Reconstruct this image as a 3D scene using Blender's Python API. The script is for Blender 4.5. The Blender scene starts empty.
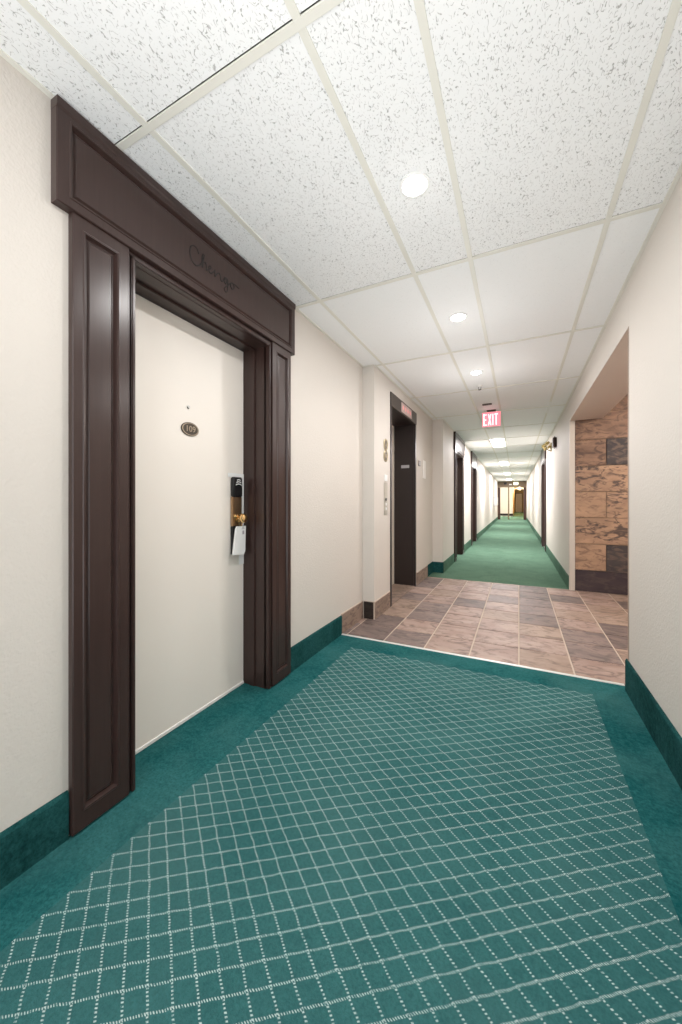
import bpy, bmesh, math, random
from mathutils import Vector, Matrix
random.seed(7)
C = bpy.context.scene.collection
S = bpy.context.scene
H = 2.44
WL, WE, WF = -1.3645, -1.245, -1.08        # left wall planes: room wall, lift wall, far wall
WR = 0.583                                 # right wall plane
YB, YE = -1.3, 25.5                        # modelled length of the corridor
YT0, YT1 = 2.77, 5.48                      # slate tile crossing
YBEND, KB = 5.6, 0.0076                    # far stretch of the corridor turns very slightly


def bend(v):
    return Vector((v.x - KB * max(0.0, v.y - YBEND), v.y, v.z))


# ------------------------------------------------------------------ materials
def nodes_of(m):
    m.use_nodes = True
    nt = m.node_tree
    return nt, nt.nodes, nt.links, nt.nodes['Principled BSDF']


def mth(nt, op, a, b=None, c=None):
    n = nt.nodes.new('ShaderNodeMath'); n.operation = op
    for i, v in enumerate((a, b, c)):
        if v is None: continue
        if isinstance(v, (int, float)): n.inputs[i].default_value = v
        else: nt.links.new(v, n.inputs[i])
    return n.outputs[0]


def mixc(nt, f, a, b):
    n = nt.nodes.new('ShaderNodeMix'); n.data_type = 'RGBA'
    for i, v in ((0, f), (6, a), (7, b)):
        if isinstance(v, (int, float)): n.inputs[i].default_value = v
        elif isinstance(v, tuple): n.inputs[i].default_value = v + (1,) if len(v) == 3 else v
        else: nt.links.new(v, n.inputs[i])
    return n.outputs[2]


def noise(nt, vec, scale, detail=2, rough=.5, dist=0.0):
    n = nt.nodes.new('ShaderNodeTexNoise')
    n.inputs['Scale'].default_value = scale; n.inputs['Detail'].default_value = detail
    n.inputs['Roughness'].default_value = rough; n.inputs['Distortion'].default_value = dist
    if vec is not None: nt.links.new(vec, n.inputs['Vector'])
    return n.outputs['Fac']


def mapped(nt, scale=(1, 1, 1), loc=(0, 0, 0), coord='Object'):
    t = nt.nodes.new('ShaderNodeTexCoord'); m = nt.nodes.new('ShaderNodeMapping')
    m.inputs['Scale'].default_value = scale; m.inputs['Location'].default_value = loc
    nt.links.new(t.outputs[coord], m.inputs['Vector'])
    return m.outputs[0]


def ramp(nt, f, lo, hi):
    n = nt.nodes.new('ShaderNodeMapRange'); n.inputs[1].default_value = lo; n.inputs[2].default_value = hi
    nt.links.new(f, n.inputs[0]); return n.outputs[0]


def bump(nt, b, h, strength, dist=.01):
    n = nt.nodes.new('ShaderNodeBump'); n.inputs['Strength'].default_value = strength
    n.inputs['Distance'].default_value = dist
    nt.links.new(h, n.inputs['Height']); nt.links.new(n.outputs[0], b.inputs['Normal'])


def mat(name, col, rough=.5, metal=0, var=0, vscale=8, bs=0, bstr=.2, bdist=.002, spec=.5, emit=None, estr=0):
    m = bpy.data.materials.new(name); nt, N, L, b = nodes_of(m)
    b.inputs['Base Color'].default_value = col + (1,)
    b.inputs['Roughness'].default_value = rough; b.inputs['Metallic'].default_value = metal
    b.inputs['Specular IOR Level'].default_value = spec
    v = mapped(nt)
    if var:
        f = noise(nt, v, vscale, 4)
        L.new(mixc(nt, f, tuple(c * (1 - var) for c in col), tuple(min(1, c * (1 + var)) for c in col)), b.inputs['Base Color'])
    if bs: bump(nt, b, noise(nt, v, bs, 2), bstr, bdist)
    if emit:
        b.inputs['Emission Color'].default_value = emit + (1,); b.inputs['Emission Strength'].default_value = estr
    return m


M = {}
M['wall'] = mat('cream_orange_peel_paint', (.680, .632, .582), .6, var=.02, vscale=3, bs=95, bstr=.45, bdist=.004, spec=.3)
M['door'] = mat('cream_door_paint', (.86, .80, .735), .42, var=.015, vscale=4, bs=30, bstr=.04)
M['sweep'] = mat('pale_door_sweep', (.82, .80, .77), .4)
M['trimgrey'] = mat('painted_corner_guard', (.62, .56, .50), .45, var=.03)
M['guard'] = mat('brown_edge_guard', (.36, .27, .21), .5, var=.03)
M['soffit'] = mat('soffit_paint', (.74, .61, .53), .6, var=.02, bs=95, bstr=.3, bdist=.003)
M['tee'] = mat('ceiling_tee_enamel', (.80, .785, .72), .5, var=.03, vscale=5)
M['plenum'] = mat('plenum_dark', (.12, .12, .11), .9)
M['white'] = mat('white_plastic', (.86, .86, .85), .4)
M['paper'] = mat('white_paper', (.90, .88, .85), .7)
M['black'] = mat('black_plastic', (.008, .008, .009), .35)
M['brass'] = mat('polished_brass', (.78, .53, .25), .22, 1, var=.05, vscale=30)
M['bronze'] = mat('worn_bronze_plate', (.42, .29, .18), .38, 1, var=.08, vscale=40)
M['antique'] = mat('antique_bronze', (.055, .042, .03), .5, .3, var=.2, vscale=60)
M['antique_hi'] = mat('antique_brass_highlight', (.36, .29, .21), .45, .5)
M['plaquebrass'] = mat('plaque_brass', (.48, .40, .26), .4, .5)
M['plaqueface'] = mat('plaque_face', (.16, .13, .085), .5, .3, var=.2, vscale=60)
M['plategrey'] = mat('grey_metal_plate', (.22, .20, .19), .45, .3)
M['steel'] = mat('brushed_steel', (.55, .52, .46), .35, .8, var=.06, vscale=20)
M['beigemetal'] = mat('beige_metal', (.36, .32, .27), .4, .4)
M['liftdoor'] = mat('beige_lift_door', (.66, .60, .52), .4, var=.03)
M['dark'] = mat('dark_brown_enamel', (.022, .014, .013), .4, var=.1, vscale=10)
M['darkhdr'] = mat('dark_header_enamel', (.06, .048, .04), .4, var=.2, vscale=25)
M['gap'] = mat('dark_gap', (.012, .010, .010), .7)
M['grey'] = mat('grey_print', (.42, .40, .42), .6)
M['indic'] = mat('lift_indicator_panel', (.46, .36, .33), .35, emit=(.8, .35, .3), estr=.08)
M['indred'] = mat('lift_indicator_lamp', (.5, .2, .2), .4, emit=(1, .42, .4), estr=.35)
M['alu'] = mat('aluminium_strip', (.78, .77, .74), .4, .2)
M['gold'] = mat('gilded_petal', (.33, .25, .085), .35, .8, var=.2, vscale=60)
M['goldwall'] = mat('warm_ochre_wall', (.68, .48, .24), .6, var=.05)
M['lintel'] = mat('brown_lintel_wood', (.20, .14, .085), .5, var=.15, vscale=6)
M['redbrown'] = mat('red_brown_jamb', (.06, .022, .014), .45, var=.1)
M['lamp'] = mat('lit_lamp_lens', (.9, .9, .9), .4, emit=(1, .98, .95), estr=14)
M['troffer'] = mat('lit_troffer_lens', (.9, .9, .9), .4, emit=(1, .985, .96), estr=9)
M['warmlamp'] = mat('lit_warm_lamp', (.9, .9, .8), .4, emit=(.95, 1, .62), estr=2.2)
M['exitface'] = mat('exit_sign_red_face', (.75, .25, .28), .35, emit=(1, .22, .30), estr=.75)
M['exitlet'] = mat('exit_sign_lit_letter', (.9, .8, .8), .4, emit=(1, .78, .80), estr=1.0)
M['exitbox'] = mat('exit_sign_housing', (.72, .64, .64), .5)


def wood_mat():
    m = bpy.data.materials.new('espresso_stained_wood'); nt, N, L, b = nodes_of(m)
    v = mapped(nt, (30, 30, 1.2))
    f = noise(nt, v, 3, 4, .6, .3)
    L.new(mixc(nt, f, (.033, .017, .014), (.055, .031, .027)), b.inputs['Base Color'])
    b.inputs['Roughness'].default_value = .28; b.inputs['Specular IOR Level'].default_value = .42
    bump(nt, b, f, .05, .001)
    return m


M['wood'] = wood_mat()


def carpet_mat(name, base, dark, pattern=False):
    m = bpy.data.materials.new(name); nt, N, L, b = nodes_of(m)
    v = mapped(nt)
    big = noise(nt, v, 3.5, 4, .6, .8); fine = noise(nt, v, 260, 2, .7); mid = noise(nt, v, 45, 3, .65)
    col = mixc(nt, ramp(nt, big, .36, .64), dark, base)
    col = mixc(nt, mth(nt, 'MULTIPLY', ramp(nt, mid, .35, .75), .55), col, tuple(min(1, c * 1.5 + .006) for c in base))
    hgt = mth(nt, 'ADD', fine, mid)
    col = mixc(nt, mth(nt, 'MULTIPLY', ramp(nt, noise(nt, v, 110, 2, .7), .45, .70), .5), col, tuple(c * .45 for c in dark))
    if pattern:
        sep = nt.nodes.new('ShaderNodeSeparateXYZ'); L.new(v, sep.inputs[0])
        px, py = .0861, .0632
        wob = mth(nt, 'MULTIPLY', mth(nt, 'SUBTRACT', noise(nt, v, 26, 3), .5), .17)
        a0 = mth(nt, 'DIVIDE', mth(nt, 'ADD', sep.outputs[0], 1.165), px)
        b0 = mth(nt, 'DIVIDE', mth(nt, 'SUBTRACT', sep.outputs[1], .463), py)
        a = mth(nt, 'ADD', a0, wob)
        la, lb = mth(nt, 'SUBTRACT', b0, a), mth(nt, 'ADD', b0, a)

        def line(u, w, per, width, lo, skew):
            d = mth(nt, 'SUBTRACT', mth(nt, 'FRACT', mth(nt, 'ADD', u, .5)), .5)
            on = mth(nt, 'SUBTRACT', 1.0, ramp(nt, mth(nt, 'ABSOLUTE', d), width * .7, width * 1.35))
            ph = mth(nt, 'ADD', mth(nt, 'MULTIPLY', w, per), mth(nt, 'MULTIPLY', d, skew))
            dots = mth(nt, 'SINE', mth(nt, 'MULTIPLY', ph, 2 * math.pi))
            dots = ramp(nt, dots, -.25, .45)
            return mth(nt, 'MULTIPLY', on, mth(nt, 'MULTIPLY_ADD', dots, 1 - lo, lo))
        A = line(la, lb, 9, .052, .0, 2.5)
        B = line(lb, la, 7, .048, .0, 0)
        inside = mth(nt, 'MULTIPLY', mth(nt, 'GREATER_THAN', a0, -.04), mth(nt, 'LESS_THAN', a0, 18.04))
        inside = mth(nt, 'MULTIPLY', inside, mth(nt, 'LESS_THAN', b0, 33.04))
        # the field starts at the first zigzag
        col = mixc(nt, mth(nt, 'MULTIPLY', inside, .55), col, (.058, .160, .160))
        lin = mth(nt, 'MULTIPLY', mth(nt, 'MAXIMUM', A, B), inside)
        col = mixc(nt, mth(nt, 'MULTIPLY', ramp(nt, noise(nt, v, 120, 3, .75), .46, .66), .40), col, (.016, .085, .085))
        col = mixc(nt, mth(nt, 'MULTIPLY', ramp(nt, noise(nt, v, 2.2, 3), .45, .7), .30), col, (.085, .190, .182))
        wear = ramp(nt, noise(nt, v, 1.3, 2), .2, .75)
        lin = mth(nt, 'MULTIPLY', lin, mth(nt, 'MULTIPLY_ADD', wear, .40, .60))
        lin = mth(nt, 'MULTIPLY', lin, ramp(nt, noise(nt, v, 170, 1), .22, .52))
        col = mixc(nt, lin, col, (.60, .72, .70))
        hgt = mth(nt, 'ADD', hgt, mth(nt, 'MULTIPLY', lin, .6))
    L.new(col, b.inputs['Base Color'])
    b.inputs['Roughness'].default_value = .95; b.inputs['Specular IOR Level'].default_value = .03
    bump(nt, b, hgt, .55, .006)
    return m


M['carpet'] = carpet_mat('teal_lattice_carpet', (.028, .142, .145), (.005, .078, .084), True)
M['tealbase'] = carpet_mat('teal_carpet_base', (.020, .092, .092), (.006, .045, .045))
M['farcarpet'] = carpet_mat('sage_green_carpet', (.120, .215, .150), (.085, .165, .112))
M['farbase'] = carpet_mat('green_carpet_base', (.10, .19, .135), (.07, .14, .10))


def ceiling_mat(name, dens):
    m = bpy.data.materials.new(name); nt, N, L, b = nodes_of(m)
    v = mapped(nt)
    w = mapped(nt, (1.0, .55, 1))
    n1 = noise(nt, w, 90, 0, .5, .6)
    worm = mth(nt, 'SUBTRACT', 1.0, ramp(nt, mth(nt, 'ABSOLUTE', mth(nt, 'SUBTRACT', n1, .5)), .010, .034))
    mask = ramp(nt, noise(nt, v, 112, 0, .5), .49, .54)
    fiss = mth(nt, 'MULTIPLY', worm, mask)
    pin = ramp(nt, noise(nt, v, 240, 1, .5), .72, .78)
    f = mth(nt, 'MAXIMUM', fiss, mth(nt, 'MULTIPLY', pin, .5))
    f = mth(nt, 'MULTIPLY', f, dens)
    L.new(mixc(nt, f, (.93, .935, .94), (.52, .515, .51)), b.inputs['Base Color'])
    b.inputs['Roughness'].default_value = .9; b.inputs['Specular IOR Level'].default_value = .15
    bump(nt, b, mth(nt, 'MULTIPLY', f, -1), .5, .004)
    return m


M['ceil'] = ceiling_mat('fissured_ceiling_tile', 1.0)
M['ceilfine'] = ceiling_mat('fine_ceiling_tile', .16)


def slate_mat(name, c0, c1, c2, loc, scale=(1, 1, 1), sc=3.0):
    m = bpy.data.materials.new(name); nt, N, L, b = nodes_of(m)
    v = mapped(nt, scale, loc)
    f = noise(nt, v, sc, 6, .62, .9); g = noise(nt, v, sc * 2.6, 5, .6, 1.2)
    col = mixc(nt, ramp(nt, f, .38, .60), c0, c1)
    col = mixc(nt, mth(nt, 'MULTIPLY', ramp(nt, g, .49, .62), .85), col, c2)
    L.new(col, b.inputs['Base Color'])
    b.inputs['Roughness'].default_value = .55; b.inputs['Specular IOR Level'].default_value = .28
    bump(nt, b, mth(nt, 'ADD', f, mth(nt, 'MULTIPLY', g, .5)), .35, .006)
    return m


fs = (1.7, 3.0, 1)
M['fl0'] = slate_mat('rosy_slate', (0.332, 0.226, 0.189), (0.423, 0.312, 0.263), (0.184, 0.127, 0.11), (0, 0, 0), fs, 1.6)
M['fl1'] = slate_mat('taupe_slate', (0.154, 0.114, 0.104), (0.221, 0.164, 0.144), (0.094, 0.072, 0.067), (5, 2, 0), fs, 1.6)
M['fl2'] = slate_mat('sandy_slate', (0.398, 0.291, 0.23), (0.318, 0.225, 0.177), (0.195, 0.135, 0.106), (9, 4, 0), fs, 1.6)
M['fl3'] = slate_mat('grey_slate', (0.2, 0.152, 0.141), (0.281, 0.21, 0.185), (0.126, 0.098, 0.092), (3, 7, 0), fs, 1.6)
ws = (1.6, 1, 3.6)
M['st_tan'] = slate_mat('tan_wall_slate', (.45, .285, .185), (.35, .22, .145), (.20, .125, .09), (0, 0, 0), ws, 1.7)
M['st_dark'] = slate_mat('charcoal_wall_slate', (.045, .037, .040), (.075, .060, .058), (.16, .115, .09), (4, 1, 2), ws, 1.7)
M['st_brown'] = slate_mat('brown_wall_slate', (.17, .10, .07), (.28, .17, .115), (.08, .05, .04), (8, 3, 1), ws, 1.7)
M['st_mix'] = slate_mat('mixed_wall_slate', (.46, .29, .19), (.32, .20, .135), (.045, .036, .038), (2, 8, 5), ws, 1.7)
M['st_plum'] = slate_mat('plum_wall_slate', (.042, .030, .036), (.060, .042, .046), (.09, .065, .06), (6, 2, 7), ws, 1.7)
M['grout'] = mat('pale_grout', (.56, .46, .38), .8, var=.06)
M['grout_d'] = mat('brown_grout', (.30, .22, .17), .8, var=.06)
M['tb'] = slate_mat('tan_base_tile', (.26, .19, .15), (.34, .25, .20), (.17, .12, .10), (1, 1, 3), (2, 2, 6), 1.7)
M['tbd'] = slate_mat('shaded_base_tile', (.03, .022, .018), (.045, .034, .028), (.02, .016, .014), (2, 5, 3), (2, 2, 6), 1.7)  # base tile with the shade on the wall step put into its colour


# ------------------------------------------------------------------ mesh builder
def org(o):
    v = Vector((0, 0, 0))
    while o is not None:
        v = v + Vector(o.location); o = o.parent
    return v


class MB:
    def __init__(s):
        s.bm = bmesh.new(); s.mi = 0

    def face(s, vs):
        try:
            f = s.bm.faces.new(vs); f.material_index = s.mi; return f
        except ValueError: pass

    def box(s, x0, x1, y0, y1, z0, z1):
        if x0 > x1: x0, x1 = x1, x0
        if y0 > y1: y0, y1 = y1, y0
        v = [s.bm.verts.new((x, y, z)) for x in (x0, x1) for y in (y0, y1) for z in (z0, z1)]
        for q in ((0, 1, 3, 2), (4, 6, 7, 5), (0, 4, 5, 1), (2, 3, 7, 6), (0, 2, 6, 4), (1, 5, 7, 3)):
            s.face([v[i] for i in q])
        return s

    def rbox(s, x0, x1, y0, y1, z0, z1, r=.003, seg=2):
        b = bmesh.new()
        bmesh.ops.create_cube(b, size=1)
        for v in b.verts:
            v.co = Vector(((x0 + x1) / 2 + v.co.x * (x1 - x0), (y0 + y1) / 2 + v.co.y * (y1 - y0), (z0 + z1) / 2 + v.co.z * (z1 - z0)))
        bmesh.ops.bevel(b, geom=b.edges[:], offset=r, segments=seg, affect='EDGES')
        s.add(b); return s

    def add(s, b, mx=None):
        mp = {v: s.bm.verts.new(mx @ v.co if mx else v.co) for v in b.verts}
        for f in b.faces: s.face([mp[v] for v in f.verts])
        b.free()

    def lathe(s, prof, axis, org_, n=24, a0=0, a1=2 * math.pi, squash=(1, 1)):
        """prof: (radius, height) pairs, spun round axis 'X','Y' or 'Z' through org_."""
        rings = []
        ox, oy, oz = org_
        for r, h in prof:
            ring = []
            for k in range(n):
                t = a0 + (a1 - a0) * k / n
                p, q = r * math.cos(t) * squash[0], r * math.sin(t) * squash[1]
                c = {'X': (ox + h, oy + p, oz + q), 'Y': (ox + p, oy + h, oz + q), 'Z': (ox + p, oy + q, oz + h)}[axis]
                ring.append(s.bm.verts.new(c))
            rings.append(ring)
        for A, B in zip(rings, rings[1:]):
            for k in range(n):
                s.face([A[k], A[(k + 1) % n], B[(k + 1) % n], B[k]])
        s.face(rings[0]); s.face(rings[-1]); return s

    def tube(s, pts, r, n=8):
        pts = [Vector(p) for p in pts]; rings = []
        for i, p in enumerate(pts):
            d = (pts[min(i + 1, len(pts) - 1)] - pts[max(i - 1, 0)]).normalized()
            u = d.orthogonal().normalized(); w = d.cross(u)
            if i and rings:
                u = (pu - d * pu.dot(d)).normalized(); w = d.cross(u)
            pu = u
            rings.append([s.bm.verts.new(p + u * math.cos(2 * math.pi * k / n) * r + w * math.sin(2 * math.pi * k / n) * r) for k in range(n)])
        for A, B in zip(rings, rings[1:]):
            for k in range(n): s.face([A[k], A[(k + 1) % n], B[(k + 1) % n], B[k]])
        s.face(rings[0]); s.face(rings[-1]); return s

    def rings(s, x0, y0, y1, z0, z1, steps):
        """moulded board facing +x: back plane x0; steps = (left, right, bottom, top insets, x height)."""
        prev = [s.bm.verts.new((x0, y, z)) for y, z in ((y0, z0), (y1, z0), (y1, z1), (y0, z1))]
        s.face(prev)
        for l, r, b, t, h in steps:
            cur = [s.bm.verts.new((x0 + h, y, z)) for y, z in ((y0 + l, z0 + b), (y1 - r, z0 + b), (y1 - r, z1 - t), (y0 + l, z1 - t))]
            for k in range(4): s.face([prev[k], prev[(k + 1) % 4], cur[(k + 1) % 4], cur[k]])
            prev = cur
        s.face(prev); return s

    def prism(s, outline, axis, a0, a1):
        """extrude a 2-D outline along axis; outline (p,q) are the two other axes in xyz order."""
        def c(p, q, a): return {'X': (a, p, q), 'Y': (p, a, q), 'Z': (p, q, a)}[axis]
        A = [s.bm.verts.new(c(p, q, a0)) for p, q in outline]; B = [s.bm.verts.new(c(p, q, a1)) for p, q in outline]
        s.face(A); s.face(B)
        for k in range(len(A)): s.face([A[k], A[(k + 1) % len(A)], B[(k + 1) % len(B)], B[k]])
        return s

    def sphere(s, c, r, u=16, v=10, sc=(1, 1, 1)):
        b = bmesh.new(); bmesh.ops.create_uvsphere(b, u_segments=u, v_segments=v, radius=r)
        s.add(b, Matrix.Translation(c) @ Matrix.Diagonal((*sc, 1))); return s

    def text(s, body, size, place, depth=.001, sx=1.0):
        """place(u, v, w) -> world point for text coordinates; w is depth toward the reader."""
        cu = bpy.data.curves.new('tmp', 'FONT'); cu.body = body; cu.size = size; cu.align_x = 'CENTER'; cu.align_y = 'CENTER'
        cu.extrude = depth; cu.resolution_u = 4
        o = bpy.data.objects.new('tmp', cu); C.objects.link(o)
        dg = bpy.context.evaluated_depsgraph_get(); dg.update()
        me = bpy.data.meshes.new_from_object(o.evaluated_get(dg))
        b = bmesh.new(); b.from_mesh(me)
        for v in b.verts: v.co = Vector(place(v.co.x * sx, v.co.y, v.co.z))
        s.add(b)
        bpy.data.objects.remove(o); bpy.data.curves.remove(cu); bpy.data.meshes.remove(me)
        return s

    def build(s, name, m, parent=None, bent=False, smooth=False, bevel=0):
        bmesh.ops.remove_doubles(s.bm, verts=s.bm.verts[:], dist=1e-6)
        bmesh.ops.recalc_face_normals(s.bm, faces=s.bm.faces[:])
        if bent:
            for v in s.bm.verts: v.co = bend(v.co)
        if parent is not None:
            o_ = org(parent)
            for v in s.bm.verts: v.co -= o_
        me = bpy.data.meshes.new(name); s.bm.to_mesh(me); s.bm.free()
        for mm in (m if isinstance(m, (list, tuple)) else [m]): me.materials.append(mm)
        if smooth:
            for p in me.polygons: p.use_smooth = True
            if hasattr(me, 'set_sharp_from_angle'): me.set_sharp_from_angle(angle=math.radians(40))
        o = bpy.data.objects.new(name, me); C.objects.link(o)
        if parent is not None: o.parent = parent
        if bevel:
            bv = o.modifiers.new('soft edges', 'BEVEL'); bv.width = bevel; bv.segments = 2; bv.limit_method = 'ANGLE'
        return o


def tag(o, label=None, cat=None, group=None, kind=None):
    if label: o['label'] = label
    if cat: o['category'] = cat
    if group: o['group'] = group
    if kind: o['kind'] = kind
    return o


def empty(name, loc):
    o = bpy.data.objects.new(name, None); C.objects.link(o); o.location = loc; o.empty_display_size = .1
    return o


def copy_tree(o, parent=None):
    c = o.copy(); C.objects.link(c); c.parent = parent
    for ch in list(o.children): copy_tree(ch, c)
    return c


def struct(o, label, cat): return tag(o, label, cat, kind='structure')


# ------------------------------------------------------------------ openings
DY0 = 1.334                                                   # centre of the near door
DA, DB, DC = 7.645, 10.50, 10.0                              # far doors: two on the left, one on the right
HW = .446                                                     # half width of a wall opening for a door set
EY0, EY1 = 3.755, 4.775                                       # lift opening


def run(b, x0, x1, ys, holes):
    """a wall along y in boxes, with holes (y0, y1, ztop)."""
    y0, y1 = ys
    cuts = sorted(holes); cur = y0
    for a, c, zt in cuts:
        b.box(x0, x1, cur, a, 0, H + .004); b.box(x0, x1, a, c, zt, H + .004); cur = c
    b.box(x0, x1, cur, y1, 0, H + .004)


b = MB()
run(b, WL - .20, WL, (YB, 3.25), [(DY0 - HW, DY0 + HW, 2.092)])
run(b, WE - .32, WE, (3.25, 5.87), [(EY0, EY1, 2.30)])
run(b, WF - .20, WF, (5.87, YE), [(DA - HW, DA + HW, 2.092), (DB - HW, DB + HW, 2.092)])
struct(b.build('wall_left', M['wall'], bent=True), 'cream textured wall along the left with two shallow steps around the lift', 'wall')
b = MB(); b.box(WR, WR + .075, YB, 2.665, 0, H + .004)
struct(b.build('wall_right', M['wall']), 'plain cream textured wall filling the right edge beside the tiled alcove', 'wall')
b = MB(); run(b, WR, WR + .20, (5.45, YE), [(DC - HW, DC + HW, 2.092)])
struct(b.build('wall_right', M['wall'], bent=True), 'cream wall along the green carpet, past the stone alcove', 'wall')

# ------------------------------------------------------------------ floors
b = MB(); b.box(WL - .2, WR + .02, YB, YT0, -.05, 0)
struct(b.build('floor', M['carpet']), 'teal carpet with a white dotted diamond lattice and plain border', 'carpet')
b = MB(); b.box(-1.5, WR + .02, YT1, 5.6, -.05, 0); b.box(-1.5, WR + .02, 5.6, YE, -.05, 0)
struct(b.build('floor_carpet', M['farcarpet'], bent=True), 'plain sage green carpet running down the far corridor', 'carpet')
b = MB()
b.box(-1.66, 3.0, YT0, YT1 + .0, -.05, -.004)
TS, g = .33, .0045
ri = 0
pal = [0, 1, 0, 3, 2, 1, 0, 2, 3, 0, 1, 3, 0, 2]
rnd = random.Random(5)
x = .66 - TS * 8
while x < 3.0:
    off = 0
    y = YT0 + .008
    while y < YT1 - .01:
        y2 = min(y + TS, YT1)
        b.mi = 1 + pal[rnd.randrange(len(pal))]
        x2 = min(x + TS, 3.0); x1_ = max(x, -1.66)
        if x2 > x1_ + .02:
            lo = [b.bm.verts.new((p, q, -.006)) for p, q in ((x1_ + g, y + g), (x2 - g, y + g), (x2 - g, y2 - g), (x1_ + g, y2 - g))]
            e = .0025
            hi = [b.bm.verts.new((p, q, 0)) for p, q in ((x1_ + g + e, y + g + e), (x2 - g - e, y + g + e), (x2 - g - e, y2 - g - e), (x1_ + g + e, y2 - g - e))]
            for k in range(4): b.face([lo[k], lo[(k + 1) % 4], hi[(k + 1) % 4], hi[k]])
            b.face(hi)
        y += TS
    x += TS
struct(b.build('floor_tile', [M['grout'], M['fl0'], M['fl1'], M['fl2'], M['fl3']]), 'rosy tan slate tile floor crossing in front of the lift', 'tile floor')
b = MB(); b.prism([(YT0 - .012, 0), (YT0 + .010, 0), (YT0 + .007, .005), (YT0 - .009, .005)], 'X', WL, WR)
struct(b.build('trim_1', M['alu']), 'thin pale metal strip between teal carpet and slate tiles', 'trim')

# ------------------------------------------------------------------ ceiling
TL, T2, T3, T4 = -1.166, -.54, -.2355, .372
GY = .839
ks = range(-2, 21)
xs = [-1.62, TL, T2, T3, T4, .66]
hw = .0118
b = MB(); gap = .0045
LAMPS = [GY + .61 + 1.22 * k + (.028 if k == 0 else 0) for k in (-2, -1, 0, 1, 2)]
TROF = [GY + .61 + 1.22 * k for k in (6, 10, 14, 18)]
for k in ks:
    ya, yb = GY + 1.22 * (k - 1) + hw, GY + 1.22 * k - hw - gap
    b.mi = 0 if k <= 1 else 1
    for i in range(5):
        xa, xb = xs[i] + (hw if i else 0), xs[i + 1] - (hw if i < 4 else 0)
        yc = (ya + yb + gap) / 2
        if i == 2 and any(abs(yc - t) < .1 for t in TROF): continue
        segs = [(ya, yb)]
        if ya < YBEND < yb: segs = [(ya, YBEND), (YBEND, yb)]
        for p, q in segs: b.box(xa, xb, p, q, H + .004, H + .018)
ceil = struct(b.build('ceiling', [M['ceil'], M['ceilfine']], bent=True), 'white suspended ceiling of fissured panels running along the corridor', 'ceiling')
b = MB()
for x in (TL, T2, T3, T4):
    for p, q in ((YB, YBEND), (YBEND, YE)): b.box(x - hw, x + hw, p, q, H, H + .006)
for k in range(-2, 21):
    y = GY + 1.22 * k
    if y > YE: continue
    b.box(-1.4 if y < 3 else -1.25, WR, y - hw, y + hw, H - .0005, H + .006)
for x0, x1, p, q in ((WL, WL + .018, YB, 3.25), (WE, WE + .018, 3.25, YBEND), (WE, WE + .018, YBEND, 5.87), (WF, WF + .018, 5.87, YE), (WR - .018, WR, YB, YBEND), (WR - .018, WR, YBEND, YE)):
    b.box(x0, x1, p, q, H - .001, H + .005)
b.box(WL, WE, 3.25 - .018, 3.25, H - .001, H + .005); b.box(WE, WF, 5.852, 5.87, H - .001, H + .005)
b.build('tee_grid', M['tee'], ceil, bent=True)
b = MB(); b.box(-1.7, .75, YB, YE, H + .10, H + .12); b.build('plenum', M['plenum'], ceil)

# ------------------------------------------------------------------ baseboards
bh, bt = .16, .011


def carpet_base(name, x, d, spans, m, label, hh=bh):
    q = MB()
    for y0, y1 in spans:
        for p, r in ([(y0, y1)] if not (y0 < YBEND < y1) else [(y0, YBEND), (YBEND, y1)]):
            q.prism([(x, 0), (x + d * bt, 0), (x + d * bt, hh - .012), (x + d * bt * .5, hh), (x, hh)], 'Y', p, r)
    return struct(q.build(name, m, bent=True), label, 'baseboard')


carpet_base('baseboard_left', WL, 1, [(YB, DY0 - .650), (DY0 + .650, YT0)], M['tealbase'], 'teal carpet baseboard along the left wall beside the brown door surround')
carpet_base('baseboard_right', WR, -1, [(YB, YT0 - .07)], M['tealbase'], 'teal carpet baseboard under the plain right wall', .19)
carpet_base('baseboard_right', WR, -1, [(5.5, DC - .652), (DC + .652, YE)], M['farbase'], 'green carpet baseboard along the far right wall', .17)
b = carpet_base('baseboard_left', WF, 1, [(5.87 - bt, DA - .652), (DA + .652, DB - .652), (DB + .652, YE)], M['farbase'], 'green carpet baseboard along the far left wall', .17)
q = MB(); q.prism([(WE, .0), (WF + bt, .0), (WF + bt, .17), (WE, .17)], 'Y', 5.87 - bt, 5.869)
q.prism([(WE, 0), (WE + bt, 0), (WE + bt, .17), (WE, .17)], 'Y', YT1, 5.87)
struct(q.build('baseboard_left', M['tealbase'], bent=True), 'dark green carpet baseboard turning the step past the lift', 'baseboard')


def tile_base(spans, label, along, m):
    q = MB()
    for (p, r), fix in spans:
        n = max(1, round(abs(r - p) / .33)); w = (r - p) / n
        q.mi = 0
        if along == 'Y': q.box(fix, fix + .007, p, r, 0, .172)
        else: q.box(p, r, fix - .007, fix, 0, .172)
        q.mi = 1
        for k in range(n):
            a_, c_ = p + w * k + .003, p + w * (k + 1) - .003
            if along == 'Y': q.rbox(fix, fix + .010, a_, c_, .002, .166, .002, 1)
            else: q.rbox(a_, c_, fix - .010, fix, .002, .166, .002, 1)
    return struct(q.build('baseboard_left', [M['grout'], m]), label, 'baseboard')


tile_base([((YT0, 3.238), WL)], 'tan slate base tiles between teal base and wall step', 'Y', M['tb'])
tile_base([((WL + .012, WE - .002), 3.25)], 'base tile coloured dark for the shade on the wall step before the lift', 'X', M['tbd'])
tile_base([((3.25, EY0 - .045), WE)], 'tan slate base tiles under the lift call buttons', 'Y', M['tb'])
tile_base([((EY1 + .045, YT1), WE)], 'tan slate base tiles past the lift doorway', 'Y', M['tb'])


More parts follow.
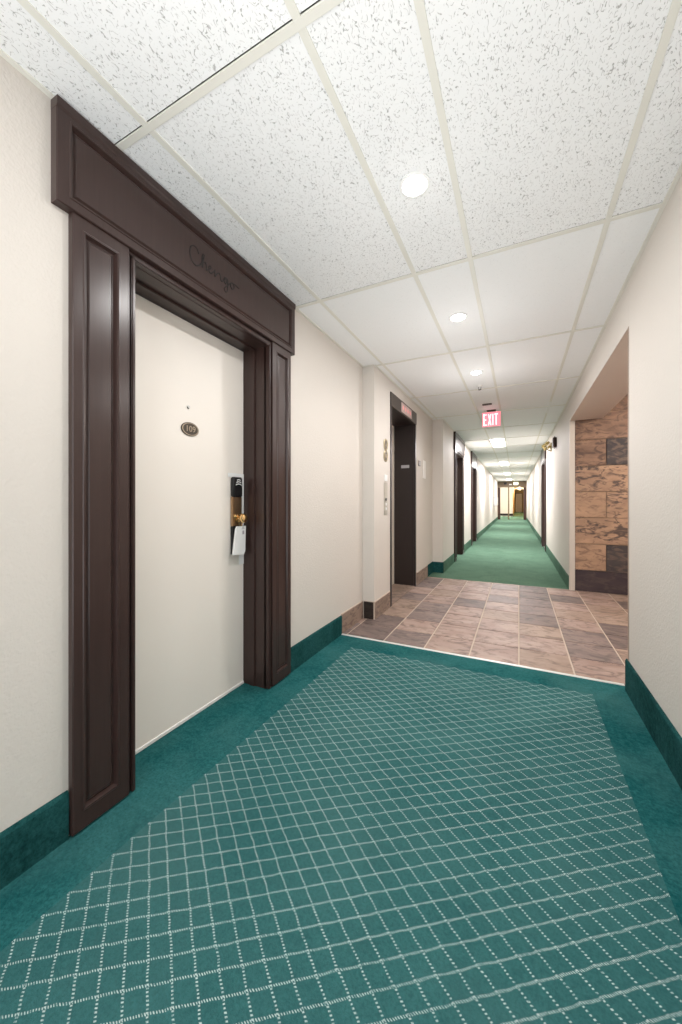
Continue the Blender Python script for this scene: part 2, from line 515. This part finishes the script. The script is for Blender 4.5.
# ------------------------------------------------------------------ door sets (built at wall plane x=WL, centre DY0)
def make_surround():
    r = empty('trim_2', (WL, DY0, 0))
    X = WL
    steps = lambda l, rr, bo, t, hf: [(0, 0, 0, 0, hf - .003), (.003, .003, .003, .003, hf),
                                      (l, rr, bo, t, hf), (l + .003, rr + .003, bo + .003, t + .003, hf + .003), (l + .008, rr + .008, bo + .008, t + .008, hf + .002),
                                      (l + .014, rr + .014, bo + .014, t + .014, hf - .012), (l + .019, rr + .019, bo + .019, t + .019, hf - .012), (l + .026, rr + .026, bo + .026, t + .026, hf - .006)]
    q = MB(); q.rings(X, DY0 - .646, DY0 - .449, .008, 2.105, steps(.031, .040, .062, .045, .025)); q.build('pilaster', M['wood'], r)
    q = MB(); q.rings(X, DY0 + .449, DY0 + .646, .008, 2.105, steps(.040, .031, .062, .045, .025)); q.build('pilaster', M['wood'], r)
    q = MB(); q.rings(X, DY0 - .697, DY0 + .680, 2.102, 2.428, steps(.036, .036, .030, .040, .034))
    hd = q.build('header', M['wood'], r)
    q = MB(); q.prism([(X, 2.404), (X + .035, 2.404), (X + .038, 2.412), (X + .038, 2.436), (X, 2.436)], 'Y', DY0 - .6975, DY0 + .6805); q.build('cornice_lip', M['wood'], hd)
    # inner casing: stepped bead round the opening, then the deep jamb with its stop
    q = MB()
    for s in (-1, 1):
        for y0, y1, t in ((.449, .436, .012), (.436, .421, .022)):
            q.rbox(X - .02, X + t, *sorted((DY0 + s * y0, DY0 + s * y1)), .004, 2.087, .004, 2)
    q.rbox(X - .02, X + .012, DY0 - .449, DY0 + .449, 2.087, 2.104, .003, 2)
    q.rbox(X - .02, X + .022, DY0 - .436, DY0 + .436, 2.070, 2.087, .004, 2)
    q.build('casing', M['wood'], r)
    q = MB()
    for s in (-1, 1):
        q.box(X - .20, X - .005, *sorted((DY0 + s * .446, DY0 + s * .421)), .002, 2.09)
        q.rbox(X - .125, X - .085, *sorted((DY0 + s * .422, DY0 + s * .411)), .002, 2.07, .003, 2)
    q.box(X - .20, X - .005, DY0 - .446, DY0 + .446, 2.068, 2.091)
    q.rbox(X - .125, X - .085, DY0 - .42, DY0 + .42, 2.058, 2.07, .003, 2)
    q.build('jamb', M['wood'], r)
    return r


def make_door():
    X = WL - .175
    r = empty('door_1', (WL, DY0, 0))
    q = MB(); q.rbox(X - .042, X, DY0 - .418, DY0 + .418, .014, 2.064, .002, 1); q.build('door_leaf', M['door'], r)
    q = MB(); q.rbox(X - .01, X + .006, DY0 - .416, DY0 + .416, .001, .018, .002, 1); q.build('door_sweep', M['sweep'], r)
    return r


sur = make_surround()
struct(sur, 'dark espresso panelled wooden surround around the nearest cream door', 'door surround')
door = make_door()
struct(door, 'cream flat door with oval number plate and electronic lock', 'door')

fars = []
for i, (wx, yc, rot, sl, dl) in enumerate((
        (WF, DA, 0, 'dark wooden door surround just past the lift wall step', 'door in the surround just past the lift wall step'),
        (WF, DB, 0, 'second dark wooden door surround down the far left wall', 'door in the second surround down the far left wall'),
        (WR, DC, math.pi, 'dark wooden door surround on the far right wall below the gilded flowers', 'door in the far right wall below the gilded flowers'))):
    for src, lab, nm, cat in ((sur, sl, 'trim_%d' % (3 + i), 'door surround'), (door, dl, 'door_%d' % (2 + i), 'door')):
        c = copy_tree(src); c.name = nm
        p = bend(Vector((wx, yc, 0))); c.location = p
        c.rotation_euler = (0, 0, rot + math.atan(KB)); struct(c, lab, cat)

# lettering carved in the near header (only there)
hx = WL + .0285
hdr = [o for o in sur.children if o.name.startswith('header')][0]
q = MB()
sc = 1.0
strokes = [
    [(-.118, .020), (-.128, .038), (-.146, .042), (-.163, .028), (-.168, -.004), (-.158, -.032), (-.136, -.042), (-.112, -.028)],
    [(-.112, -.028), (-.094, .004), (-.086, .032), (-.092, .036), (-.098, .016), (-.098, -.030), (-.092, -.004), (-.080, .004), (-.073, -.008), (-.072, -.028)],
    [(-.072, -.028), (-.056, -.014), (-.044, -.002), (-.050, .006), (-.058, -.008), (-.054, -.026), (-.040, -.026)],
    [(-.040, -.026), (-.026, -.008), (-.018, .004), (-.020, -.012), (-.018, -.028), (-.004, -.006), (.010, .004), (.016, -.004)],
    [(.016, -.004), (.022, -.026), (.036, -.020), (.054, .002), (.066, .002), (.048, .004), (.042, -.014), (.054, -.026), (.068, .000), (.066, -.050), (.054, -.066), (.044, -.052), (.068, -.026)],
    [(.068, -.026), (.092, .000), (.112, .004), (.094, .002), (.088, -.016), (.100, -.028), (.114, -.014), (.110, .004), (.126, .006), (.150, .002)],
]


def smooth_pts(p, n=5):
    out = []
    P = [p[0]] + list(p) + [p[-1]]
    for i in range(1, len(P) - 2):
        for k in range(n):
            t = k / n
            f = lambda j: .5 * (2 * P[i][j] + (P[i + 1][j] - P[i - 1][j]) * t + (2 * P[i - 1][j] - 5 * P[i][j] + 4 * P[i + 1][j] - P[i + 2][j]) * t * t + (3 * P[i][j] - P[i - 1][j] - 3 * P[i + 1][j] + P[i + 2][j]) * t ** 3)
            out.append((f(0), f(1)))
    out.append(p[-1]); return out


for st in strokes:
    q.tube([(hx, DY0 + u, 2.262 + v) for u, v in smooth_pts(st)], .0031, 6)
tag(q.build('carved_script', mat('dark_carved_groove', (.010, .006, .005), .6), hdr), 'dark cursive lettering cut into the header')

# fittings of the near door
DX = WL - .175
num = MB(); num.lathe([(.056, 0), (.056, .004), (.052, .006)], 'X', (DX, DY0 + .008, 1.508), 40, squash=(1, .64)).build('number_plate', M['antique'], door)
q = MB(); q.lathe([(.0535, .0055), (.0525, .0075), (.0475, .0075), (.0465, .0055)], 'X', (DX, DY0 + .008, 1.508), 40, squash=(1, .62)).build('plate_rim', M['antique_hi'], num_o := [o for o in door.children if o.name.startswith('number_plate')][0])
q = MB(); q.text('109', .044, lambda u, v, w: (DX + .006 + w, DY0 + .008 + u, 1.508 + v), .0015).build('room_number', M['antique_hi'], num_o)
q = MB(); q.lathe([(.009, 0), (.009, .003), (.006, .004), (.0055, .001)], 'X', (DX, DY0 - .002, 1.622), 20)
pe = q.build('peephole', M['sweep'], door)
q = MB(); q.tube([(DX + .004, DY0 - .002 + .0075 * math.cos(t), 1.622 + .0085 * math.sin(t)) for t in [math.pi * (1.0 + .09 * k) for k in range(7)]], .0026, 6).build('peephole_crescent', M['antique'], pe)  # dark crescent on the pale peephole ring

LY0, LY1 = DY0 + .300, DY0 + .378
lock = MB().box(DX, DX + .0025, DY0 + .282, DY0 + .4175, 1.278, 1.302).box(DX, DX + .0025, DY0 + .376, DY0 + .4175, .745, 1.278)
lk = lock.build('lock', M['white'], door)
tag(lk, 'electronic lock with black reader over bronze plate')
MB().rbox(DX + .002, DX + .030, LY0, LY1, 1.158, 1.278, .006, 3).build('card_reader', M['black'], lk, smooth=True)
rd = [o for o in lk.children][0]
q = MB(); yc = (LY0 + LY1) / 2 + .002
for k, (zz, w_) in enumerate(((1.262, .016), (1.245, .024), (1.228, .030))):
    q.tube([(DX + .0305, yc + w_ * math.cos(t), zz - .012 + .55 * w_ * math.sin(t) + .004) for t in [math.radians(35 + 11 * j) for j in range(11)]], .0030, 6)
q.build('contactless_mark', M['white'], rd)
MB().rbox(DX + .002, DX + .024, LY0, LY1, .985, 1.160, .003, 2).build('escutcheon', M['bronze'], lk)
MB().rbox(DX + .002, DX + .027, LY0, LY1, .815, .987, .004, 2).build('lower_housing', M['black'], lk)
KZ, KY = 1.032, DY0 + .345
kn = MB().lathe([(.026, .022), (.026, .028), (.014, .032), (.011, .042), (.019, .047), (.0275, .056), (.029, .066), (.024, .076), (.010, .081)], 'X', (DX, KY, KZ), 24).build('knob', M['brass'], lk, smooth=True)
MB().lathe([(.013, .022), (.013, .030), (.006, .034), (.006, .045)], 'X', (DX, LY0 + .018, KZ + .012), 16).build('thumb_turn', M['brass'], lk, smooth=True)

# hanging tag: its own thing
TY, TX = DY0 + .334, DX + .043
tg = empty('door_hanger', (TX, TY, .82))
q = MB(); q.prism([(TY - .058, .818), (TY + .034, .812), (TY + .046, .835), (TY + .050, .985), (TY - .024, .985), (TY - .034, .965)], 'X', TX - .006, TX + .006)
card = q.build('card', M['white'], tg, bevel=.002)
q = MB(); q.box(TX + .006, TX + .0068, TY + .018, TY + .034, .935, .957); q.box(TX + .006, TX + .0068, TY + .012, TY + .036, .966, .970)
q.box(TX + .006, TX + .0068, TY + .016, TY + .032, .974, .978); q.build('print_mark', M['grey'], card)
q = MB(); q.tube([(TX, KY + .0155 * math.sin(t) * (1 if t else 1), KZ - .012 + .030 * math.cos(t) - .005) for t in [2 * math.pi * k / 20 for k in range(21)]], .0025, 8)
q.tube([(TX, KY, KZ - .045), (TX, KY, .975)], .005, 8)
q.build('strap', M['brass'], tg, smooth=True)
tag(tg, 'small white card tag hanging from the brass knob of the nearest door', 'tag')

# ------------------------------------------------------------------ lift
el = empty('elevator', (WE, (EY0 + EY1) / 2, 0))
DP = WE - .285
q = MB(); q.rbox(WE - .02, WE + .008, EY0 - .03, EY0 + .012, 0, 2.305, .002, 1); q.rbox(WE - .02, WE + .008, EY1 - .012, EY1 + .03, 0, 2.305, .002, 1)
q.box(DP - .02, WE - .015, EY1 - .02, EY1, .0, 2.30); q.box(DP - .02, WE - .015, EY0, EY0 + .02, 0, 2.30); q.box(DP - .02, WE - .01, EY0, EY1, 2.16, 2.30)
fr = q.build('frame', M['dark'], el)
q = MB(); q.rbox(WE - .012, WE + .014, EY0 - .03, EY1 + .03, 2.165, 2.318, .003, 2); hd = q.build('header', M['darkhdr'], el)
q = MB(); q.rbox(WE + .013, WE + .018, EY0 + .34, EY0 + .78, 2.185, 2.298, .002, 1); ind = q.build('floor_indicator', M['indic'], hd)
for k in range(4):
    MB().lathe([(.028, .017), (.025, .021)], 'X', (WE, EY0 + .405 + .10 * k, 2.242), 16).build('indicator_lamp', M['indred'], ind)
q = MB(); q.box(DP - .03, DP, EY0 + .02, (EY0 + EY1) / 2 - .002, .012, 2.16); q.build('door_panel', M['liftdoor'], el)
q = MB(); q.box(DP - .03, DP, (EY0 + EY1) / 2 + .002, EY1 - .02, .012, 2.16); q.build('door_panel', M['liftdoor'], el)
q = MB(); q.box(DP - .03, WE, EY0 + .02, EY1 - .02, -.004, .010); q.build('sill', M['tb'], el)
q = MB(); q.rbox(WE - .185, WE - .075, EY1 - .023, EY1 - .0195, 1.585, 1.625, .001, 1); q.build('jamb_plate', M['grey'], el)
tag(el, 'elevator doorway with dark brown frame and indicator header in left wall', 'elevator')

for z, lab in ((1.724, 'round antique brass plaque on lift wall, upper of the pair'), (1.606, 'round antique brass plaque on lift wall, lower of the pair')):
    p = empty('round_plaque', (WE, 3.575, z))
    MB().lathe([(.062, 0), (.062, .005), (.056, .010), (.048, .006)], 'X', (WE, 3.575, z), 28).build('disc', M['plaquebrass'], p)
    q = MB(); q.lathe([(.047, .0055), (.047, .007)], 'X', (WE, 3.575, z), 28); face = q.build('face', M['plaqueface'], p)
    q = MB()
    if z > 1.7:
        q.prism([(3.575 - .022, z - .016), (3.575 + .022, z - .016), (3.575, z + .022)], 'X', WE + .007, WE + .009)
    else:
        q.lathe([(.020, .007), (.020, .009), (.010, .009), (.010, .007)], 'X', (WE, 3.575, z), 20)
    q.build('raised_mark', M['antique_hi'], face)
    tag(p, lab, 'plaque', 'brass plaques beside the lift')

cp = empty('call_panel', (WE, 3.575, 1.0))
MB().rbox(WE, WE + .006, 3.525, 3.625, .995, 1.330, .002, 1).build('plate', M['steel'], cp)
MB().rbox(WE, WE + .010, 3.540, 3.615, 1.345, 1.412, .003, 2).build('key_switch_cover', M['white'], cp)
for zz, m_ in ((1.155, 'black'), (1.105, 'white'), (1.058, 'white')):
    MB().lathe([(.016, .005), (.016, .010), (.012, .012)], 'X', (WE, 3.575, zz), 16).build('button', M[m_], cp)
tag(cp, 'slim steel lift call panel with buttons beside the elevator frame', 'call panel')

q = MB(); q.rbox(WE, WE + .012, 4.93, 5.03, 1.625, 1.700, .003, 2); o = q.build('wall_plate', M['plategrey']);
tag(o, 'small grey metal plate on the wall just past the lift', 'wall plate')
q = MB(); q.rbox(WE, WE + .010, 5.20, 5.35, 1.47, 1.73, .002, 1); o = q.build('notice', M['paper'])
tag(o, 'white upright notice on the wall beyond the grey plate', 'notice')

# ------------------------------------------------------------------ alcove on the right
b = MB(); XS = .64; AX = 3.0
b.box(XS, AX, 5.45, 5.60, 0, H)
b.mi = 1
tiles = {  # row from the floor up: (start offset of the first tile, width list of materials)
}
rows = [(-.06, .27), (.27, .60), (.60, .93), (.93, 1.255), (1.255, 1.58), (1.58, 1.91), (1.91, 2.24), (2.24, 2.57)]
mats = [['st_plum', 'st_plum', 'st_dark', 'st_plum'], ['st_tan', 'st_dark', 'st_mix', 'st_tan', 'st_brown'], ['st_mix', 'st_mix', 'st_brown', 'st_tan'],
        ['st_tan', 'st_mix', 'st_tan', 'st_dark', 'st_tan'], ['st_mix', 'st_tan', 'st_brown', 'st_mix'], ['st_brown', 'st_dark', 'st_tan', 'st_mix', 'st_brown'],
        ['st_brown', 'st_brown', 'st_tan', 'st_mix'], ['st_brown', 'st_brown', 'st_mix', 'st_brown', 'st_tan']]
mlist = ['grout_d', 'grout_d', 'st_tan', 'st_dark', 'st_brown', 'st_mix', 'st_plum']
for j, (z0, z1) in enumerate(rows):
    z0, z1 = max(z0, .002), min(z1, H)
    x = XS if j % 2 == 1 else XS
    k = 0
    first = .326 if j % 2 == 1 else .66
    while x < AX:
        w = first if k == 0 else .66
        x2 = min(x + w, AX)
        b.mi = mlist.index(mats[j][k % len(mats[j])])
        b.rbox(x + .003, x2 - .003, 5.438, 5.452, z0 + .003, z1 - .003, .003, 1)
        x = x2; k += 1
struct(b.build('wall_back', [M[k] for k in mlist]), 'brown and tan slate tiled wall inside the right alcove', 'stone wall')
b = MB(); b.box(WR + .001, .935, 2.665, 5.45, 2.165, H); struct(b.build('trim_6', M['soffit']), 'beige dropped soffit over the alcove opening', 'soffit')
b = MB(); b.box(WR, WR + .0005, 2.665, 5.45, 2.165, H + .004); 
b.box(WR - .0005, WR + .001, 2.665, 5.45, 2.165, H + .004); struct(b.build('wall_right', M['wall']), 'cream strip of wall above the alcove opening', 'wall')
b = MB(); b.box(WR - .002, WR + .077, 2.662, 2.68, 0, 2.165); struct(b.build('trim_7', M['guard']), 'thin brown edge guard on the near side of the alcove opening', 'trim')
b = MB(); b.rbox(WR - .004, WR + .020, 5.430, 5.475, 0, 2.17, .002, 1); b.box(WR + .016, XS, 5.440, 5.46, 0, 2.17)
struct(b.build('trim_8', M['trimgrey']), 'beige corner guard at the far side of the alcove opening', 'trim')
b = MB(); b.box(.93, AX, 2.62, 5.6, H + .001, H + .02); struct(b.build('ceiling_alcove', M['ceilfine']), 'plain ceiling inside the alcove', 'ceiling')
b = MB(); b.box(AX, AX + .1, 2.5, 5.6, 0, H + .02); b.box(WR + .075, AX, 2.565, 2.665, 0, H + .02)
struct(b.build('wall_alcove', M['wall']), 'cream inner walls of the alcove', 'wall')

# ------------------------------------------------------------------ lamps and ceiling things
LX = (T2 + T3) / 2
dl_labels = {0: 'bright round recessed ceiling light, nearest and largest of the row', 1: 'bright round recessed ceiling light, second from the near end',
             2: 'bright round recessed ceiling light, third, just before the sprinkler'}


def add_light(kind, name, loc, energy, col, size, rot=(0, 0, 0), **kw):
    l = bpy.data.lights.new(name, kind); l.energy = energy; l.color = col
    if kind == 'AREA':
        l.shape = kw.get('shape', 'DISK'); l.size = size
        if 'sy' in kw: l.size_y = kw['sy']
    else: l.shadow_soft_size = size
    o = bpy.data.objects.new(name, l); C.objects.link(o); o.location = loc; o.rotation_euler = rot
    return o


PDOWN, PFILL, PTROF = 9, 2.2, 75
for i, y in enumerate(LAMPS):
    k = i - 2
    if k >= 0:
        r = empty('downlight', (LX, y, H))
        MB().lathe([(.062, .0035), (.062, -.004), (.050, -.006), (.048, .002)], 'Z', (LX, y, H + .003), 32).build('trim_ring', M['white'], r, smooth=True)
        MB().lathe([(.047, .001), (.045, -.004), (.034, -.012), (.016, -.016)], 'Z', (LX, y, H), 28).build('lens', M['lamp'], r, smooth=True)
        tag(r, dl_labels[k], 'ceiling light', 'recessed downlights of the near corridor')
    add_light('AREA', 'downlight_glow', (LX, y, H - .022), PDOWN * (.45, .55, .9, .85, .95)[i], (1, .985, .97), .10)
    add_light('POINT', 'added_ceiling_fill', (LX, y, H - .62), PFILL * (.3, .5, 1.1, 2.0, 3.0)[i], (1, .99, .98), .09)  # added unseen point light in mid-air, fills the ceiling
tl = ['square bright ceiling light panel just past the exit sign', 'bright ceiling light panel second past the exit sign', 'bright ceiling light panel third past the exit sign', 'bright ceiling light panel by the far door frame']
for i, y in enumerate(TROF):
    p = bend(Vector((LX, y, H)))
    r = empty('light_panel', p)
    hx_, hy_ = .148, .597
    q = MB()
    for s in (-1, 1):
        q.box(p.x + s * hx_, p.x + s * (hx_ - .018), y - hy_, y + hy_, H - .002, H + .016)
        q.box(p.x - hx_, p.x + hx_, y + s * hy_, y + s * (hy_ - .018), H - .002, H + .016)
    q.build('frame', M['white'], r)
    MB().rbox(p.x - hx_ + .017, p.x + hx_ - .017, y - hy_ + .017, y + hy_ - .017, H - .006, H + .012, .004, 2).build('lens', M['troffer'], r)
    tag(r, tl[i], 'ceiling light', 'fluorescent panels of the far corridor')
    add_light('AREA', 'light_panel_glow', (p.x, y, H - .03), PTROF, (1, .945, .96), .26, shape='RECTANGLE', sy=1.1)

sp = empty('sprinkler', (LX - .01, 4.36, H))
MB().lathe([(.030, .004), (.030, 0), (.016, -.006), (.010, -.012)], 'Z', (LX - .01, 4.36, H), 20).build('escutcheon', M['white'], sp, smooth=True)
q = MB(); q.tube([(LX - .025, 4.36, H - .01), (LX - .022, 4.36, H - .034), (LX - .01, 4.36, H - .040), (LX + .002, 4.36, H - .034), (LX + .005, 4.36, H - .01)], .003, 6)
q.lathe([(.018, -.040), (.018, -.043)], 'Z', (LX - .01, 4.36, H), 16); q.build('deflector', M['antique'], sp)
tag(sp, 'small dark sprinkler head behind the third recessed ceiling light', 'sprinkler')
q = MB(); q.rbox(LX - .055, LX + .065, 5.19, 5.235, H - .012, H + .003, .003, 2); o = q.build('ceiling_vent', M['antique'])
tag(o, 'short dark slot vent in the ceiling above the exit sign', 'vent')
q = MB(); q.rbox(T4 - .014, T4 + .014, 5.45, 6.1, H - .010, H + .001, .003, 2); o = q.build('tee_highlight_strip', M['white'], bent=True)  # white strip put in for the bright highlight on the tee
tag(o, 'short white strip standing in for a highlight on the ceiling grid near the right wall', 'strip')

# exit sign
EX0, EX1, EZ0, EZ1, EYY = -.480, -.225, 2.195, 2.425, 5.56
ec = (EX0 + EX1) / 2
ex = empty('exit_sign', (ec, EYY, H))
MB().rbox(EX0, EX1, EYY, EYY + .045, EZ0, EZ1 - .01, .006, 2).build('housing', M['exitbox'], ex)
MB().rbox(ec - .06, ec + .06, EYY + .005, EYY + .04, EZ1 - .012, H + .001, .002, 1).build('canopy', M['antique'], ex)
fc = MB().rbox(EX0 + .010, EX1 - .008, EYY - .006, EYY + .001, EZ0 + .010, EZ1 - .018, .002, 1).build('face', M['exitface'], ex)


def et(s, u0, segs):
    for x0, x1, z0, z1 in segs: s.box(u0 + x0, u0 + x1, EYY - .009, EYY - .005, z0, z1)


q = MB(); zb, zt = EZ0 + .026, EZ1 - .045; w, st = .047, .014
u = EX0 + .024
et(q, u, [(0, st, zb, zt), (0, w, zt - st, zt), (0, w * .85, (zb + zt) / 2 - st / 2, (zb + zt) / 2 + st / 2), (0, w, zb, zb + st)])
u += w + .012
q.prism([(u, zt), (u + st, zt), (u + w, zb), (u + w - st, zb)], 'Y', EYY - .009, EYY - .005)
q.prism([(u + w - st, zt), (u + w, zt), (u + st, zb), (u, zb)], 'Y', EYY - .0092, EYY - .005)
u += w + .012
et(q, u, [(0, st, zb, zt)])
u += st + .012
et(q, u, [(0, w, zt - st, zt), (w / 2 - st / 2, w / 2 + st / 2, zb, zt)])
q.build('lettering', M['exitlet'], fc)
tag(ex, 'lit red and white EXIT sign hanging from the corridor ceiling', 'exit sign')

# things high on the right wall
p = bend(Vector((WR, 7.12, 2.135)))
sb = empty('speaker_box', p)
MB().rbox(p.x - .055, p.x, p.y - .10, p.y + .10, p.z - .095, p.z + .10, .022, 3).build('box', M['redbrown'], sb, smooth=True)
q = MB()
for k in range(5): q.rbox(p.x - .059, p.x - .054, p.y - .06, p.y + .06, p.z - .06 + .026 * k, p.z - .05 + .026 * k, .001, 1)
q.build('grille', M['gap'], sb)
tag(sb, 'small dark brown rounded box high on the right wall past the alcove', 'wall box')

p = bend(Vector((WR, 8.05, 2.20)))
fl = empty('gilded_flower_cluster', p)
q = MB(); q.rbox(p.x - .02, p.x, p.y - .05, p.y + .05, p.z - .10, p.z + .07, .006, 2); q.tube([(p.x - .01, p.y, p.z - .09), (p.x - .07, p.y - .02, p.z - .06), (p.x - .11, p.y - .03, p.z)], .009, 8)
q.build('bracket', M['gold'], fl)
for j, (dx, dy, dz) in enumerate(((-.10, -.05, .05), (-.16, .06, .02), (-.05, -.10, -.02), (-.13, -.09, -.05), (-.06, .08, .07))):
    q = MB(); c0 = Vector((p.x + dx * .8, p.y + dy * .8, p.z + dz))
    n = Vector((-.7, -.7, .25)).normalized()
    for t in range(6):
        u = n.orthogonal().normalized(); w_ = n.cross(u)
        d = u * math.cos(t * math.pi / 3 + j) + w_ * math.sin(t * math.pi / 3 + j)
        bb = bmesh.new(); bmesh.ops.create_uvsphere(bb, u_segments=10, v_segments=6, radius=1)
        R = Matrix((d, n.cross(d), n)).transposed().to_4x4()
        q.add(bb, Matrix.Translation(c0 + d * .024 + n * .008) @ R @ Matrix.Diagonal((.024, .013, .007, 1)))
    q.sphere(c0 + n * .012, .011, 10, 6)
    q.build('blossom', M['gold'], fl, smooth=True)
tag(fl, 'cluster of gold blossoms mounted high on the right wall by the dark door', 'wall ornament')

# white box on the far left wall
p = bend(Vector((WF, 21.3, 1.12)))
wb = empty('wall_cabinet', p)
MB().rbox(p.x, p.x + .16, p.y - .5, p.y + .5, .92, 1.40, .02, 2).build('body', M['white'], wb)
MB().rbox(p.x + .158, p.x + .166, p.y - .45, p.y + .45, .97, 1.35, .004, 1).build('front_panel', M['paper'], wb)
tag(wb, 'white wall-mounted box at the far end of the left wall', 'wall box')

# ------------------------------------------------------------------ far door frame and what lies beyond
xl, xr = WF - KB * (YE - YBEND), WR - KB * (YE - YBEND)
q = MB(); q.box(xl, xr, YE - .02, YE + .14, 2.06, H + .02)
q.box(xl, xl + .02, YE - .02, YE + .14, 0, 2.06); q.box(xr - .02, xr, YE - .02, YE + .14, 0, 2.06)
fr = q.build('trim_9', M['lintel']); struct(fr, 'brown wooden lintel and posts framing the far end of the corridor', 'door frame')
MB().rbox(xl + .02, xl + .15, YE - .03, YE + .10, 0, 2.05, .004, 1).build('post', M['redbrown'], fr)
MB().rbox(xr - .17, xr - .02, YE - .03, YE + .10, 0, 2.05, .004, 1).build('post', M['redbrown'], fr)
MB().rbox(-.63, -.55, YE, YE + .07, 0, 2.06, .004, 1).build('mullion', M['lintel'], fr)
o = MB().rbox(-.86, -.70, YE - .09, YE - .02, 2.24, 2.36, .006, 1).build('door_closer', M['black']); tag(o, 'black box on the brown lintel at the far corridor end', 'door closer')
o = MB().rbox(-.56, -.40, YE - .07, YE - .02, 2.20, 2.27, .006, 1).build('sensor', M['white']); tag(o, 'small white unit on the far brown lintel beside the lit lamp', 'sensor')
lm = empty('wall_lamp', (-.17, YE - .02, 2.28))
MB().rbox(-.31, -.03, YE - .05, YE - .02, 2.21, 2.38, .006, 1).build('back_plate', M['white'], lm)
MB().rbox(-.30, -.04, YE - .12, YE - .05, 2.22, 2.37, .02, 2).build('lens', M['warmlamp'], lm)
tag(lm, 'pale yellow lit lamp on the brown lintel at the far corridor end', 'lamp')

b = MB(); b.box(-2.2, 1.0, YE, 45, -.05, 0); struct(b.build('floor_lobby', M['farcarpet']), 'green carpet continuing past the far door frame', 'carpet')
b = MB(); b.box(-2.2, 1.0, YE, 45, 2.40, 2.45); struct(b.build('ceiling_lobby', M['ceilfine']), 'ceiling past the far door frame', 'ceiling')
b = MB(); b.box(-2.2, -.42, 31, 31.15, 0, 2.4); b.box(-2.2, -2.1, YE + .1, 31, 0, 2.4); fw = struct(b.build('wall_lobby', M['wall']), 'cream wall seen through the far door frame', 'wall')
b = MB(); b.box(-2.1, -.41, 30.985, 31, .05, .22); struct(b.build('baseboard_lobby', M['gap']), 'dark baseboard of the cream wall past the far frame', 'baseboard')
b = MB(); b.box(-.52, -.42, 31.15, 44, 0, 2.4); b.box(.50, .62, YE + .14, 44, 0, 2.4); b.box(-.6, .62, 44, 44.1, 0, 2.4)
struct(b.build('wall_passage', M['goldwall']), 'warm ochre walls of the passage past the far door frame', 'wall')
dd = empty('door_5', (.02, 43.98, 0))
q = MB(); q.rbox(-.30, .30, 43.95, 44.0, 0, 2.03, .004, 1); q.build('door_leaf', M['door'], dd)
q = MB(); q.box(-.37, -.30, 43.93, 44.0, 0, 2.10); q.box(.30, .37, 43.93, 44.0, 0, 2.10); q.box(-.37, .37, 43.93, 44.0, 2.03, 2.10); q.build('door_frame', M['lintel'], dd)
struct(dd, 'pale door at the very end of the ochre passage', 'door')
for y in (33.5, 38.5):
    pl = empty('ceiling_lamp', (.05, y, 2.40))
    MB().lathe([(.17, 0), (.17, -.03), (.10, -.045)], 'Z', (.05, y, 2.40), 24).build('rim', M['gap'], pl)
    MB().lathe([(.14, -.03), (.13, -.08), (.06, -.11)], 'Z', (.05, y, 2.40), 24).build('bowl', M['warmlamp'], pl, smooth=True)
    tag(pl, 'warm ceiling lamp in the ochre passage, ' + ('nearer of two' if y < 35 else 'farther of two'), 'ceiling light', 'passage ceiling lamps')
    add_light('POINT', 'ceiling_lamp_glow', (.05, y, 2.15), 75, (1, .80, .50), .1)
# added unseen light behind the camera, aimed up to brighten the ceiling
fl_ = add_light('AREA', 'added_uplight', (-.39, -.55, .55), 5, (1, .99, .985), .6, (math.radians(150), 0, 0))
fl_.data.spread = math.radians(80)
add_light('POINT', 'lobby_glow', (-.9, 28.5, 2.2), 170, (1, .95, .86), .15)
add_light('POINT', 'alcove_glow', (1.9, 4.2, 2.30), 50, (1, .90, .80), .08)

# ------------------------------------------------------------------ world, camera, view
w = bpy.data.worlds.new('World'); S.world = w; w.use_nodes = True
bg = w.node_tree.nodes['Background']; bg.inputs[0].default_value = (.97, .985, 1.0, 1); bg.inputs[1].default_value = 2.05

cam = bpy.data.cameras.new('Camera'); co = bpy.data.objects.new('Camera', cam); C.objects.link(co)
co.location = (0, 0, 1.13); co.rotation_euler = (math.radians(90), 0, math.radians(26.21))
cam.sensor_fit = 'HORIZONTAL'; cam.sensor_width = 36; cam.lens = 361.33 * 36 / 682
cam.shift_x = 0; cam.shift_y = -(512 - 501.84) / 682
cam.clip_start = .02
S.camera = co
S.view_settings.view_transform = 'Standard'; S.view_settings.look = 'None'
S.view_settings.gamma = 1; S.view_settings.use_curve_mapping = False
S.view_settings.exposure = 0.26
